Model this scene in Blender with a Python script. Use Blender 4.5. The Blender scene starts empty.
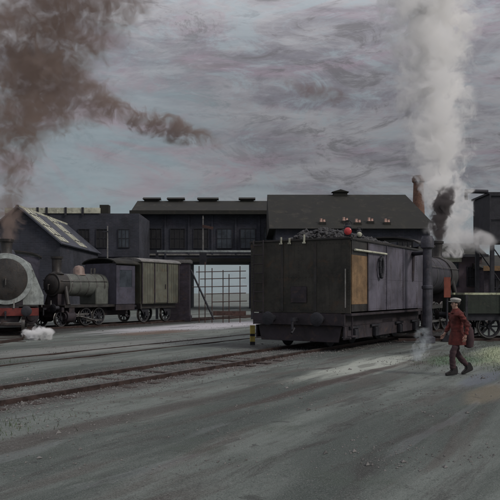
import bpy, bmesh, math, random
from mathutils import Vector, Matrix, noise
random.seed(11)
sc = bpy.context.scene
COL = sc.collection
R = math.radians
# ------------------------------------------------------------ camera
F = 687.0; CH = 1.9; HY = 293.0            # focal length (px of a 500 px frame), eye height, horizon row
cam = bpy.data.objects.new('camera', bpy.data.cameras.new('camera')); COL.objects.link(cam)
cam.data.sensor_width = 36; cam.data.lens = 36*F/500
cam.data.shift_y = (HY-250)/500
cam.data.clip_end = 6000; cam.location = (0, 0, CH); cam.rotation_euler = (R(90), 0, 0)
sc.camera = cam
TH = R(31); U = Vector((math.sin(TH), math.cos(TH), 0)); V = Vector((math.cos(TH), -math.sin(TH), 0))
def P(px, py, Y): return Vector(((px-250)/F*Y, Y, CH+(HY-py)/F*Y))
def G(px, py): Y = CH*F/(py-HY); return Vector(((px-250)/F*Y, Y, 0))
# ------------------------------------------------------------ light
SUN_EL, SUN_AZ = R(38), R(118)             # azimuth measured from +Y towards +X
sd = Vector((math.sin(SUN_AZ)*math.cos(SUN_EL), math.cos(SUN_AZ)*math.cos(SUN_EL), math.sin(SUN_EL)))
sun = bpy.data.objects.new('sun', bpy.data.lights.new('sun', 'SUN')); COL.objects.link(sun)
sun.data.energy = 1.35; sun.data.angle = R(14); sun.data.color = (1, .95, .88)
sun.rotation_euler = sd.to_track_quat('Z', 'Y').to_euler()
sc.view_settings.view_transform = 'Standard'; sc.view_settings.look = 'None'
sc.view_settings.gamma = 1; sc.view_settings.use_curve_mapping = False; sc.view_settings.exposure = 0.0
sc.cycles.volume_step_rate = 2.0; sc.cycles.volume_preview_step_rate = 2.0
sc.cycles.volume_max_steps = 128; sc.cycles.volume_bounces = 8; sc.cycles.max_bounces = 9
sc.cycles.transparent_max_bounces = 12

class NT:
    """tiny node helper"""
    def __init__(s, tree): s.t = tree; s.n = tree.nodes; s.l = tree.links
    def new(s, typ, ins=None, **kw):
        n = s.n.new(typ)
        for k, v in kw.items(): setattr(n, k, v)
        for k, v in (ins or {}).items():
            if isinstance(v, bpy.types.NodeSocket): s.l.new(v, n.inputs[k])
            else: n.inputs[k].default_value = v
        return n
    def m(s, op, a, b=None, c=None, clamp=False):
        ins = {0: a}
        if b is not None: ins[1] = b
        if c is not None: ins[2] = c
        return s.new('ShaderNodeMath', ins, operation=op, use_clamp=clamp).outputs[0]
    def vm(s, op, a, b=None):
        ins = {0: a}
        if b is not None: ins[1] = b
        n = s.new('ShaderNodeVectorMath', ins, operation=op)
        return n.outputs['Value'] if op in ('LENGTH', 'DOT_PRODUCT', 'DISTANCE') else n.outputs[0]
    def noise(s, vec, scale, detail=5, rough=.6, dist=0):
        return s.new('ShaderNodeTexNoise', {'Vector': vec, 'Scale': scale, 'Detail': detail, 'Roughness': rough, 'Distortion': dist}).outputs[0]
    def mix(s, f, a, b, blend='MIX'):
        n = s.new('ShaderNodeMix', data_type='RGBA', blend_type=blend, clamp_factor=True)
        for i, v in ((0, f), (6, a), (7, b)):
            if isinstance(v, bpy.types.NodeSocket): s.l.new(v, n.inputs[i])
            else: n.inputs[i].default_value = v if i == 0 else tuple(v)+(1,)*(4-len(v))
        return n.outputs[2]
    def rng(s, v, a, b, c=0., d=1., smooth=True):
        return s.new('ShaderNodeMapRange', {0: v, 1: a, 2: b, 3: c, 4: d}, interpolation_type='SMOOTHSTEP' if smooth else 'LINEAR').outputs[0]

def build_world():
    w = bpy.data.worlds.new('World'); sc.world = w; w.use_nodes = True
    w.node_tree.nodes.clear(); t = NT(w.node_tree)
    tc = t.new('ShaderNodeTexCoord').outputs['Generated']
    sep = t.new('ShaderNodeSeparateXYZ', {0: tc}); z = sep.outputs[2]
    zc = t.m('MAXIMUM', z, 0.0)
    sky = t.new('ShaderNodeTexSky', sky_type='NISHITA', sun_disc=False, sun_elevation=SUN_EL, sun_rotation=SUN_AZ, dust_density=3.0)
    # overcast deck: direction projected onto a layer overhead, streaked by the wind
    den = t.m('ADD', zc, 0.16)
    x = t.m('DIVIDE', sep.outputs[0], den); y = t.m('DIVIDE', sep.outputs[1], den)
    p = t.new('ShaderNodeCombineXYZ', {0: x, 1: y, 2: 0.0}).outputs[0]
    pr = t.new('ShaderNodeMapping', {0: p, 2: (0, 0, R(38)), 3: (.55, 1.3, 1)}).outputs[0]
    dg = t.new('ShaderNodeMapping', {0: tc, 2: (0, R(24), 0), 3: (3.0, 3.0, 10.)}).outputs[0]
    d2 = t.new('ShaderNodeMapping', {0: tc, 2: (0, R(-14), 0), 3: (4.5, 4.5, 11.)}).outputs[0]
    n0 = t.noise(pr, 1.15, 5, .6, .5)
    n1 = t.m('ADD', t.m('MULTIPLY', n0, .4), t.m('MULTIPLY', t.noise(dg, 1.5, 7, .62, 1.0), .6))
    n2 = t.noise(t.vm('ADD', dg, (7.3, 2.1, 4.)), 1.2, 6, .62, 1.6)
    n3 = t.noise(d2, 1.8, 8, .72, 1.8)
    lo = t.mix(t.rng(n1, .41, .58), (.150, .143, .160), (.255, .25, .262))
    lo = t.mix(t.m('MULTIPLY', t.rng(n2, .5, .68), .75), lo, (.225, .18, .21))       # rose-lilac bands
    lo = t.mix(t.m('MULTIPLY', t.rng(n3, .48, .64), .6), lo, (.225, .265, .285))       # pale blue breaks
    lo = t.mix(t.m('MULTIPLY', t.rng(n3, .48, .36), .65), lo, (.10, .094, .095))       # darker scud
    fine = t.noise(t.new('ShaderNodeMapping', {0: tc, 2: (0, R(33), 0), 3: (9, 9, 46)}).outputs[0], 2.2, 6, .7, 1.0)
    fine2 = t.noise(t.new('ShaderNodeMapping', {0: tc, 2: (0, R(-48), 0), 3: (12, 12, 40)}).outputs[0], 1.8, 6, .7, .8)
    lo = t.mix(t.m('MULTIPLY', t.rng(fine, .5, .68), .28), lo, (.30, .30, .32))
    lo = t.mix(t.m('MULTIPLY', t.rng(fine2, .5, .32), .30), lo, (.10, .095, .105))
    br = t.rng(t.m('ADD', t.vm('DISTANCE', tc, (-.20, .965, .155)), t.m('MULTIPLY', t.m('SUBTRACT', n3, .5), .35)), .23, .06)   # a thin blue grey break in the deck
    lo = t.mix(t.m('MULTIPLY', br, .6), lo, t.mix(t.rng(n2, .42, .6), (.26, .33, .36), (.30, .26, .29)))
    hz = t.mix(.3, (.25, .31, .335), lo)
    c = t.mix(t.rng(z, .04, .17), hz, lo)
    zen = t.rng(z, .20, .62, 1.0, 3.0)                                                # an overcast sky is brightest overhead
    c = t.vm('SCALE', c); t.l.new(zen, c.node.inputs['Scale'])
    c = t.vm('SCALE', c); c.node.inputs['Scale'].default_value = 10.0
    c = t.mix(.06, c, sky.outputs[0])
    bg = t.new('ShaderNodeBackground', {0: c, 1: 0.1})
    t.new('ShaderNodeOutputWorld', {0: bg.outputs[0]})
build_world()

# ------------------------------------------------------------ materials
def mat(name, col, rough=.7, metal=0., var=.35, scale=1.2, bump=.25, bscale=14, grime=None, streak=0., dirt=None, spec=.4, brick=None):
    m = bpy.data.materials.new(name); m.use_nodes = True; m.node_tree.nodes.clear(); t = NT(m.node_tree)
    co = t.new('ShaderNodeTexCoord').outputs['Object']
    n = t.noise(co, scale, 6, .65, .4)
    a = [c*(1-var) for c in col]; b = [min(1, c*(1+var)) for c in col]
    c = t.mix(t.rng(n, .32, .68), a, b)
    if grime:
        g = t.rng(t.noise(t.vm('ADD', co, (3., 9., 1.)), scale*2.3, 8, .7, .6), .5, .72)
        c = t.mix(t.m('MULTIPLY', g, .85), c, grime)
    if streak:
        sco = t.new('ShaderNodeMapping', {0: co, 3: (6, 6, .45)}).outputs[0]
        s = t.rng(t.noise(sco, 2.0, 5, .6), .48, .7)
        c = t.mix(t.m('MULTIPLY', s, streak), c, dirt or [k*.4 for k in col])
    bn = t.noise(co, bscale, 6, .65)
    bp = t.new('ShaderNodeBump', {'Strength': bump, 'Distance': .03, 'Height': bn}).outputs[0]
    if brick:
        sp = t.new('ShaderNodeSeparateXYZ', {0: co}).outputs
        bv = t.new('ShaderNodeCombineXYZ', {0: t.m('ADD', sp[0], sp[1]), 1: sp[2], 2: 0.}).outputs[0]
        bt = t.new('ShaderNodeTexBrick', {'Vector': bv, 'Color1': (.55, .55, .55, 1), 'Color2': (1.35, 1.3, 1.25, 1), 'Mortar': (1.5, 1.5, 1.5, 1), 'Scale': 1., 'Mortar Size': brick[2], 'Brick Width': brick[0], 'Row Height': brick[1], 'Bias': 0.})
        c = t.mix(.4, c, t.mix(1., c, bt.outputs[0], 'MULTIPLY'))
        bp = t.new('ShaderNodeBump', {'Strength': .5, 'Distance': .02, 'Height': bt.outputs[1], 'Normal': bp}, invert=True).outputs[0]
    rr = t.rng(n, .3, .7, max(.05, rough-.12), min(1, rough+.12))
    bs = t.new('ShaderNodeBsdfPrincipled', {'Base Color': c, 'Roughness': rr, 'Metallic': metal, 'Normal': bp, 'Specular IOR Level': spec})
    t.new('ShaderNodeOutputMaterial', {0: bs.outputs[0]})
    return m
M = {}
M['soot'] = mat('sooty_black_paint', (.035, .033, .032), .5, .1, .4, 1.5, .3, 18, grime=(.065, .05, .04), streak=.4, dirt=(.06, .045, .035))
M['tender_end'] = mat('oily_black_plate', (.042, .039, .032), .55, .1, .45, 1.1, .3, 12, grime=(.075, .048, .03), streak=.5, dirt=(.02, .018, .016))
M['mauve'] = mat('mauve_grey_paint', (.105, .098, .125), .55, 0., .4, .7, .3, 12, grime=(.055, .048, .05), streak=.8, dirt=(.06, .05, .052))
M['ochre'] = mat('ochre_rust_paint', (.20, .125, .065), .7, 0., .3, 2.5, .4, 16, grime=(.13, .075, .04), streak=.4)
M['frame'] = mat('frame_purple_brown', (.036, .030, .036), .7, .1, .4, 1.6, .3, 20, grime=(.09, .06, .05))
M['pale'] = mat('pale_steel_paint', (.34, .37, .36), .5, .1, .3, 2.0, .25, 14, grime=(.17, .18, .17), streak=.4, dirt=(.12, .12, .12))
M['steel'] = mat('worn_steel', (.22, .21, .20), .38, .8, .3, 3, .2, 30, grime=(.1, .07, .05))
M['red'] = mat('red_buffer_paint', (.15, .03, .026), .6, 0., .3, 2, .3, 14, grime=(.08, .03, .03))
M['orange'] = mat('faded_orange_red', (.26, .075, .05), .6, 0., .25, 2, .2, 14)
M['rail'] = mat('rusty_rail', (.05, .032, .028), .6, .3, .4, 4, .3, 30)
M['railtop'] = mat('polished_rail_head', (.17, .15, .14), .38, .8, .2, 4, .1, 30)
M['sleeper'] = mat('tarred_sleeper', (.045, .034, .03), .9, 0., .4, 3, .6, 20, grime=(.10, .085, .075))
M['navy'] = mat('blue_black_shed_wall', (.038, .041, .054), .85, 0., .35, .35, .3, 3, grime=(.065, .06, .075), streak=.5, dirt=(.03, .03, .035), brick=(.46, .16, .02))
M['roof'] = mat('black_tarred_roof', (.022, .022, .019), .9, 0., .35, .4, .4, 3, grime=(.05, .045, .035))
M['olive'] = mat('dark_olive_slate', (.032, .033, .028), .9, 0., .4, .35, .5, 3, grime=(.065, .05, .045), streak=.3, brick=(.5, .32, .015))
M['slate'] = mat('blue_slate', (.055, .06, .078), .7, 0., .3, .6, .4, 5, grime=(.08, .08, .09), brick=(.45, .3, .012))
M['cream'] = mat('dirty_cream_paint', (.50, .50, .40), .8, 0., .3, 1.2, .3, 6, grime=(.17, .16, .14), streak=.4)
M['glass'] = mat('sooty_glass', (.045, .055, .068), .35, 0., .4, 1., .1, 4, spec=.5)
M['brick'] = mat('soot_stained_brick', (.17, .095, .07), .9, 0., .3, 1.5, .5, 6, grime=(.09, .06, .05), streak=.4, brick=(.3, .1, .012))
M['mauvewall'] = mat('mauve_rendered_wall', (.11, .085, .10), .9, 0., .3, .8, .3, 5, grime=(.14, .10, .08), streak=.4)
M['crane'] = mat('blue_grey_iron', (.06, .06, .075), .6, .2, .4, 2.5, .3, 20, grime=(.12, .10, .11), streak=.5)
M['rust'] = mat('rusty_iron', (.085, .052, .045), .85, .2, .4, 4, .5, 20)
M['dark_iron'] = mat('dark_iron', (.035, .035, .042), .6, .3, .3, 3, .3, 20)
M['greyiron'] = mat('weathered_grey_iron', (.20, .195, .185), .7, .1, .3, 3, .3, 20, grime=(.1, .08, .07))
M['coal'] = mat('coal', (.025, .024, .025), .42, 0., .5, 6, .5, 30, grime=(.05, .045, .045))
M['vangreen'] = mat('green_ochre_van_boards', (.115, .118, .092), .75, 0., .25, 1.4, .3, 9, grime=(.12, .09, .055), streak=.5, dirt=(.07, .06, .045))
M['bluegrey'] = mat('blue_grey_cab_paint', (.062, .060, .082), .6, 0., .3, 2, .2, 9, grime=(.06, .05, .06))
M['greygreen'] = mat('grey_green_boiler', (.13, .14, .125), .6, .1, .25, 1.5, .3, 10, grime=(.10, .10, .095), streak=.3)
M['yellow'] = mat('yellow_enamel', (.45, .36, .10), .6, 0., .3, 4, .2, 20)
M['darkgreen'] = mat('black_green_wagon_boards', (.028, .035, .028), .8, 0., .4, 2, .3, 12, grime=(.05, .05, .04), streak=.4)
M['plank'] = mat('pale_greenish_planks', (.40, .42, .29), .85, 0., .3, 2, .4, 12, grime=(.14, .13, .09))
M['purplebrick'] = mat('purple_brown_pier', (.055, .047, .06), .9, 0., .35, 1.3, .4, 8, grime=(.09, .06, .05), brick=(.3, .1, .012))
M['coat'] = mat('red_wool_coat', (.115, .028, .024), .95, 0., .45, 5, .4, 60)
M['trousers'] = mat('dark_trousers', (.058, .034, .038), .95, 0., .25, 6, .3, 60)
M['boot'] = mat('black_boots', (.02, .018, .018), .5, 0., .2, 6, .2, 40)
M['skin'] = mat('skin', (.40, .25, .19), .6, 0., .1, 8, .05, 40)
M['cap'] = mat('off_white_cap', (.40, .39, .36), .9, 0., .12, 10, .2, 60)
M['hair'] = mat('dark_hair', (.03, .02, .016), .8, 0., .3, 30, .6, 90)
M['redglass'] = mat('red_lamp_glass', (.50, .055, .06), .25, 0., .1, 8, .05, 40)
M['blackened'] = mat('blackened_boiler', (.045, .042, .052), .5, .1, .4, 1.2, .3, 12, grime=(.09, .075, .08), streak=.5)
M['dullpink'] = mat('dull_copper_dome', (.26, .19, .165), .55, .1, .3, 3, .2, 12, grime=(.12, .09, .08))
M['glass_pale'] = mat('dusty_glass', (.12, .15, .17), .5, 0., .5, 1.5, .2, 4)
M['glass_dark'] = mat('boarded_pane', (.02, .02, .022), .8, 0., .4, 1.5, .2, 4)
M['clay'] = mat('pinkish_clay', (.55, .36, .30), .85, 0., .25, 3, .3, 20, grime=(.18, .11, .09))

# ------------------------------------------------------------ mesh helpers
class MB:
    def __init__(s): s.b = bmesh.new()
    def box(s, c, d, rot=None, taper=None):
        r = bmesh.ops.create_cube(s.b, size=1)['verts']
        mt = Matrix.Translation(c) @ (rot.to_4x4() if rot else Matrix()) @ Matrix.Diagonal((d[0], d[1], d[2], 1))
        if taper:
            for v in r:
                if v.co.z > 0: v.co.x *= taper; v.co.y *= taper
        bmesh.ops.transform(s.b, matrix=mt, verts=r); return s
    def bb(s, x0, x1, y0, y1, z0, z1):
        return s.box(((x0+x1)/2, (y0+y1)/2, (z0+z1)/2), (abs(x1-x0), abs(y1-y0), abs(z1-z0)))
    def cyl(s, p0, p1, r0, r1=None, seg=20):
        p0 = Vector(p0); p1 = Vector(p1); d = p1-p0; r1 = r0 if r1 is None else r1
        vs = bmesh.ops.create_cone(s.b, cap_ends=True, segments=seg, radius1=r0, radius2=max(r1, 1e-4), depth=d.length)['verts']
        q = d.to_track_quat('Z', 'Y').to_matrix().to_4x4()
        bmesh.ops.transform(s.b, matrix=Matrix.Translation((p0+p1)/2) @ q, verts=vs); return s
    def lathe(s, o, axis, prof, seg=28, frac=1.0):
        """prof: list of (distance along axis, radius)"""
        o = Vector(o); ax = Vector(axis).normalized(); q = ax.to_track_quat('Z', 'Y').to_matrix()
        rings = []
        for h, r in prof:
            rings.append([s.b.verts.new(o + q @ Vector((r*math.cos(2*math.pi*i/seg), r*math.sin(2*math.pi*i/seg), h))) for i in range(seg)])
        for a, b in zip(rings, rings[1:]):
            for i in range(seg):
                j = (i+1) % seg; s.b.faces.new((a[i], a[j], b[j], b[i]))
        for rg, fl in ((rings[0], True), (rings[-1], False)):
            s.b.faces.new(rg[::-1] if fl else rg)
        return s
    def ball(s, c, r, sc_=(1, 1, 1), sub=2):
        vs = bmesh.ops.create_icosphere(s.b, subdivisions=sub, radius=r)['verts']
        bmesh.ops.transform(s.b, matrix=Matrix.Translation(c) @ Matrix.Diagonal((*sc_, 1)), verts=vs); return s
    def prism(s, poly, a, b, axis='x'):
        """poly: list of 2D points; extruded from a to b along axis"""
        def pt(p, h):
            return {'x': (h, p[0], p[1]), 'y': (p[0], h, p[1]), 'z': (p[0], p[1], h)}[axis]
        A = [s.b.verts.new(pt(p, a)) for p in poly]; B = [s.b.verts.new(pt(p, b)) for p in poly]; n = len(poly)
        s.b.faces.new(A); s.b.faces.new(B[::-1])
        for i in range(n): s.b.faces.new((A[i], B[i], B[(i+1) % n], A[(i+1) % n]))
        return s
    def build(s, name, m, parent=None, bevel=0., smooth=False):
        bmesh.ops.recalc_face_normals(s.b, faces=s.b.faces)
        if bevel:
            es = [e for e in s.b.edges if len(e.link_faces) == 2 and e.calc_face_angle(0) > R(40)]
            bmesh.ops.bevel(s.b, geom=es, offset=bevel, segments=2, affect='EDGES', clamp_overlap=True)
        me = bpy.data.meshes.new(name); s.b.to_mesh(me); s.b.free()
        me.materials.append(m)
        if smooth:
            for p in me.polygons: p.use_smooth = True
            me.set_sharp_from_angle(angle=R(38))
        o = bpy.data.objects.new(name, me); COL.objects.link(o)
        if parent: o.parent = parent
        return o
def tag(o, label=None, cat=None, group=None, kind=None):
    for k, v in (('label', label), ('category', cat), ('group', group), ('kind', kind)):
        if v: o[k] = v
    return o
def thing(name, label, cat, loc=(0, 0, 0), rz=0., group=None):
    o = bpy.data.objects.new(name, None); COL.objects.link(o); o.empty_display_size = .3
    o.location = loc; o.rotation_euler = (0, 0, rz); return tag(o, label, cat, group)
def copy_tree(o, parent=None):
    c = o.copy(); COL.objects.link(c)
    if parent: c.parent = parent
    for ch in list(o.children): copy_tree(ch, c)
    return c

# ------------------------------------------------------------ ground
def axis_coords(lo, hi, step, far, grow=1.22):
    c = []; x = lo
    while x <= hi: c.append(x); x += step
    d = step; a = lo; L = []
    while a > -far: d *= grow; a -= d; L.append(a)
    d = step; b = hi; Rr = []
    while b < far: d *= grow; b += d; Rr.append(b)
    return L[::-1]+c+Rr
def hgt(x, y):
    k = max(0, 1-max(0, y-60)/60)
    return (noise.noise(Vector((x*.35, y*.35, 0)))*.03 + noise.noise(Vector((x*1.6, y*1.6, 5)))*.012)*k - .02
def build_ground():
    xs = axis_coords(-30, 30, .3, 2500); ys = axis_coords(2, 60, .3, 3000)
    b = bmesh.new()
    rows = [[b.verts.new((x, y, hgt(x, y))) for x in xs] for y in ys]
    for j in range(len(ys)-1):
        for i in range(len(xs)-1): b.faces.new((rows[j][i], rows[j][i+1], rows[j+1][i+1], rows[j+1][i]))
    me = bpy.data.meshes.new('ground'); b.to_mesh(me); b.free()
    for p in me.polygons: p.use_smooth = True
    m = bpy.data.materials.new('cinder_ground'); m.use_nodes = True; m.node_tree.nodes.clear(); t = NT(m.node_tree)
    co = t.new('ShaderNodeTexCoord').outputs['Object']
    # coordinates along / across the tracks
    la = t.vm('DOT_PRODUCT', co, tuple(U)); lb = t.vm('DOT_PRODUCT', co, tuple(V))
    st = t.new('ShaderNodeCombineXYZ', {0: t.m('MULTIPLY', la, .16), 1: lb, 2: 0.}).outputs[0]
    nb = t.noise(st, .55, 7, .62, .4); ns = t.noise(st, 2.2, 8, .7, .5); nf = t.noise(co, 9., 8, .75)
    nm = t.noise(co, .8, 7, .65)
    c = t.mix(t.rng(nb, .40, .60), (.105, .128, .115), (.25, .285, .26))
    c = t.mix(t.m('MULTIPLY', t.rng(ns, .5, .66), .65), c, (.062, .055, .052))
    c = t.mix(t.m('MULTIPLY', t.rng(nm, .52, .68), .5), c, (.105, .135, .105))
    nw = t.noise(st, 1.1, 5, .6, .8); c = t.mix(t.m('MULTIPLY', t.rng(nw, .52, .66), .5), c, (.125, .10, .088))
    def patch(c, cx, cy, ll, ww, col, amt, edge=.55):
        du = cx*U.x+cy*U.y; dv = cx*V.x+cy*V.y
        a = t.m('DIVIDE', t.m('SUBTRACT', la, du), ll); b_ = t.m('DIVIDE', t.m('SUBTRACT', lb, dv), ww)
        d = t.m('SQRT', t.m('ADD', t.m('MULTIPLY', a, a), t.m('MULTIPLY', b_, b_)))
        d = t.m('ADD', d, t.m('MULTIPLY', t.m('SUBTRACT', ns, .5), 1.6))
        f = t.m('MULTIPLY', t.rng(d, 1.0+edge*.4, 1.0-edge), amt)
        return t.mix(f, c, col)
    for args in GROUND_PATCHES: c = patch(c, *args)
    c = t.mix(t.m('MULTIPLY', t.rng(nf, .54, .70), .3), c, (.05, .048, .046))
    c = t.mix(t.m('MULTIPLY', t.rng(t.noise(co, 22., 4, .6), .60, .70), .5), c, (.30, .30, .29))
    gr = t.noise(co, 70., 4, .75)
    c = t.mix(t.m('MULTIPLY', t.rng(gr, .52, .62), .6), c, (.035, .034, .034))
    c = t.mix(t.m('MULTIPLY', t.rng(gr, .46, .38), .5), c, (.34, .345, .33))
    stain = t.rng(t.noise(t.vm('ADD', co, (11., 4., 0.)), 1.7, 6, .7, 1.), .60, .68)
    c = t.mix(t.m('MULTIPLY', stain, .55), c, (.04, .038, .038))
    wet = t.rng(t.noise(st, .9, 4, .5, .3), .60, .66)
    c = t.mix(t.m('MULTIPLY', wet, .35), c, (.04, .042, .045))
    rough = t.rng(wet, 0, 1, .92, .22, False)
    bp = t.new('ShaderNodeBump', {'Strength': t.rng(wet, 0, 1, .8, .2, False), 'Distance': .05, 'Height': t.m('ADD', nf, t.m('MULTIPLY', gr, .8))}).outputs[0]
    bs = t.new('ShaderNodeBsdfPrincipled', {'Base Color': c, 'Roughness': rough, 'Normal': bp, 'Specular IOR Level': .4})
    t.new('ShaderNodeOutputMaterial', {0: bs.outputs[0]})
    me.materials.append(m)
    tag(link(bpy.data.objects.new('ground', me)), kind='structure')
def link(o): COL.objects.link(o); return o
# (built below, once the tracks' positions are known)
# ------------------------------------------------------------ tracks
O1 = Vector((1.62, 22.98, 0))                       # rear end of the tender on the main track
GROUND_PATCHES = [
    (-2.6, 40, 9, 2.6, (.66, .65, .69), 1.), (3.2, 18.2, 3.8, .85, (.56, .60, .53), 1.), (8.6, 22.2, 4.6, 1.2, (.46, .52, .33), 1.), (O1.x+6, O1.y+9, 11, 2.1, (.028, .025, .028), .9, .3), (-7.2, 41.5, 9, 2.0, (.035, .03, .03), .85, .3), (-11.5, 33, 5, 2.0, (.035, .03, .03), .8, .3),  # near-black patches paint the shade under the vehicles into the ground colour
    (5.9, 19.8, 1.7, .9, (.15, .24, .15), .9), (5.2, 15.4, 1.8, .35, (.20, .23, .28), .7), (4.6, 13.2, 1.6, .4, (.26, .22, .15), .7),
    (-.2, 18.8, 3.6, .8, (.15, .095, .075), .7), (-5.5, 24, 8, 1.6, (.34, .35, .33), .7), (-4.5, 33.5, 3, 1.2, (.22, .13, .085), .7),
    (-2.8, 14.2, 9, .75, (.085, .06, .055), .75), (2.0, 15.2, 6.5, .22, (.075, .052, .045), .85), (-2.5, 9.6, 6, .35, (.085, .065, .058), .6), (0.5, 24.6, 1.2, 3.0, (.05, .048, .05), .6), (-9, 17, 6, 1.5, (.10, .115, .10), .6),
]
build_ground()
def resample(pts, step):
    pts = [Vector(p) for p in pts]; out = []; acc = 0
    for a, b in zip(pts, pts[1:]):
        L = (b-a).length; d = (b-a)/L
        while acc < L: out.append((a+d*acc, d)); acc += step
        acc -= L
    return out
def track(label, pts, spacing=.75, sl_z=.03, rail_z=.13):
    t = thing('railway_track', label, 'railway track', group='railway tracks across the yard')
    pts = [Vector(p) for p in pts]
    for sgn in (-1, 1):
        for part, w0, z0, z1, m in (('rail', .035, -.03, rail_z-.012, 'rail'), ('railhead', .034, rail_z-.0115, rail_z, 'railtop')):
            b = bmesh.new(); rings = []
            for i, p in enumerate(pts):
                d = (pts[min(i+1, len(pts)-1)]-pts[max(i-1, 0)]).normalized(); nrm = Vector((d.y, -d.x, 0))
                c = p+nrm*sgn*.7525
                rings.append([b.verts.new(c+nrm*x+Vector((0, 0, z))) for x, z in ((-w0, z0), (w0, z0), (w0, z1), (-w0, z1))])
            for r0, r1 in zip(rings, rings[1:]):
                for i in range(4): b.faces.new((r0[i], r0[(i+1) % 4], r1[(i+1) % 4], r1[i]))
            b.faces.new(rings[0]); b.faces.new(rings[-1][::-1])
            mb = MB(); mb.b.free(); mb.b = b
            if part == 'rail': rail = mb.build('rail', M[m], t)
            else: mb.build('rail_head', M[m], rail)
    proto = None
    for p, d in resample(pts, spacing)[:100]:
        if proto is None:
            o = proto = MB().box((0, 0, 0), (.24, 2.5, .14)).build('sleeper', M['sleeper'], t, bevel=.012)
        else:
            o = proto.copy(); COL.objects.link(o); o.parent = t
        o.location = p+Vector((random.uniform(-.03, .03), 0, sl_z-.07+random.uniform(-.02, .008))); o.rotation_euler = (0, 0, math.atan2(d.y, d.x)+random.uniform(-.03, .03))
    return t
O1 = Vector((1.62, 22.98, 0))                        # rear end of the tender on the main track
track('dark rusty track carrying the large tender, running down to the lower left', [O1-U*17, O1+U*60], .80, sl_z=-.012, rail_z=.075)
OB = Vector((-11.3, 36.4, 0))
track('track carrying the small grey green locomotive and the van', [OB-U*22, OB+U*50], .9, sl_z=-.02, rail_z=.10)
FL = Vector((.30, -.953, 0)).normalized(); NL = Vector((-10.75, 30.2, 0))
track('curving track under the round fronted locomotive at the left edge', [NL-FL*22, NL-FL*10, NL, NL+FL*2.4, (-10.15, 26.2, 0), (-10.5, 24.2, 0), (-11.4, 22, 0), (-13.2, 19.8, 0)], .9, sl_z=.0, rail_z=.10)
OC = O1-V*5.2
track('empty track behind the tender, leading to the pale opening', [OC-U*20, OC+U*45], .95, sl_z=-.04, rail_z=.012)

# ------------------------------------------------------------ wheels and rolling stock
def wheel_bm(r, w=.13, spokes=10):
    mb = MB()
    mb.lathe((0, -w/2, 0), (0, 1, 0), [(0, r*.86), (0, r), (w*.75, r), (w*.78, r*1.06), (w, r*1.06), (w, r*.86)], 30)
    return mb
def add_wheel(parent, x, y, r, name='wheel', spokes=10, sgn=-1, m='dark_iron'):
    """rim, hub and spokes in one wheel mesh, plus a steel tyre as sub-part"""
    mb = MB()
    seg = 28; ri, ro = r*.80, r*.93
    for k in range(seg):                           # rim ring of blocks
        a = 2*math.pi*(k+.5)/seg
        mb.box((x+math.cos(a)*(ri+ro)/2, y, r+math.sin(a)*(ri+ro)/2), (ro-ri, .10, 2*math.pi*ro/seg*1.03), Matrix.Rotation(-a, 3, 'Y'))
    for k in range(spokes):
        a = 2*math.pi*k/spokes
        mb.box((x+math.cos(a)*ri*.55, y, r+math.sin(a)*ri*.55), (ri*.95, .05, .055+.03*r), Matrix.Rotation(-a, 3, 'Y'))
    mb.cyl((x, y-.09, r), (x, y+.09, r), r*.2)
    w = mb.build(name, M[m], parent)
    mb = MB(); b = mb.b; R0 = []
    prof = [(r*.93, -.07), (r, -.07), (r, .045), (r*1.06, .06), (r*1.06, .08), (r*.93, .08)]
    for k in range(36):
        a = 2*math.pi*k/36
        R0.append([b.verts.new((x+math.cos(a)*q, y+(h*(-sgn)), r+math.sin(a)*q)) for q, h in prof])
    for k in range(36):
        A, B = R0[k], R0[(k+1) % 36]
        for i in range(6): b.faces.new((A[i], A[(i+1) % 6], B[(i+1) % 6], B[i]))
    mb.build('tyre', M['steel'], w, smooth=True)
    return w
RZ = .075
def buffers(parent, x, dirn, hw=.86, z=1.05, head='soot'):
    for y in (-hw, hw):
        bf = MB().cyl((x, y, z), (x+dirn*.32, y, z), .12, .10).build('buffer', M['dark_iron'], parent, smooth=True)
        MB().lathe((x+dirn*.32, y, z), (dirn, 0, 0), [(0, .1), (.02, .22), (.05, .23), (.075, .18), (.085, .02)]).build('buffer_head', M[head], bf, smooth=True)
def bogie(parent, x, hw=.98, r=.46, base=.95):
    fr = MB()
    for y in (-hw, hw):
        fr.prism([(x-base-.45, .62), (x-base-.3, .40), (x-base+.3, .40), (x-.4, .62), (x+.4, .62), (x+base-.3, .40), (x+base+.3, .40), (x+base+.45, .62), (x+base+.3, .86), (x-base-.3, .86)], y-.04, y+.04, 'y')
        for s in (-1, 1): fr.box((x+s*base, y*1.06, .5), (.3, .14, .3))
        for k in range(3): fr.cyl((x-.16+k*.16, y, .4), (x-.16+k*.16, y, .8), .06, seg=10)
    fr.box((x, 0, .72), (.5, 2*hw, .18))
    bg = fr.build('bogie', M['frame'], parent, bevel=.012)
    for y in (-.78, .78):
        for s in (-1, 1):
            w = MB().lathe((x+s*base, y-.06, r), (0, 1, 0), [(0, .1), (0, r*.95), (.02, r), (.10, r), (.12, r*.95), (.12, .1)], 26).build('wheel', M['dark_iron'], bg, smooth=True)
    return bg

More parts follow.
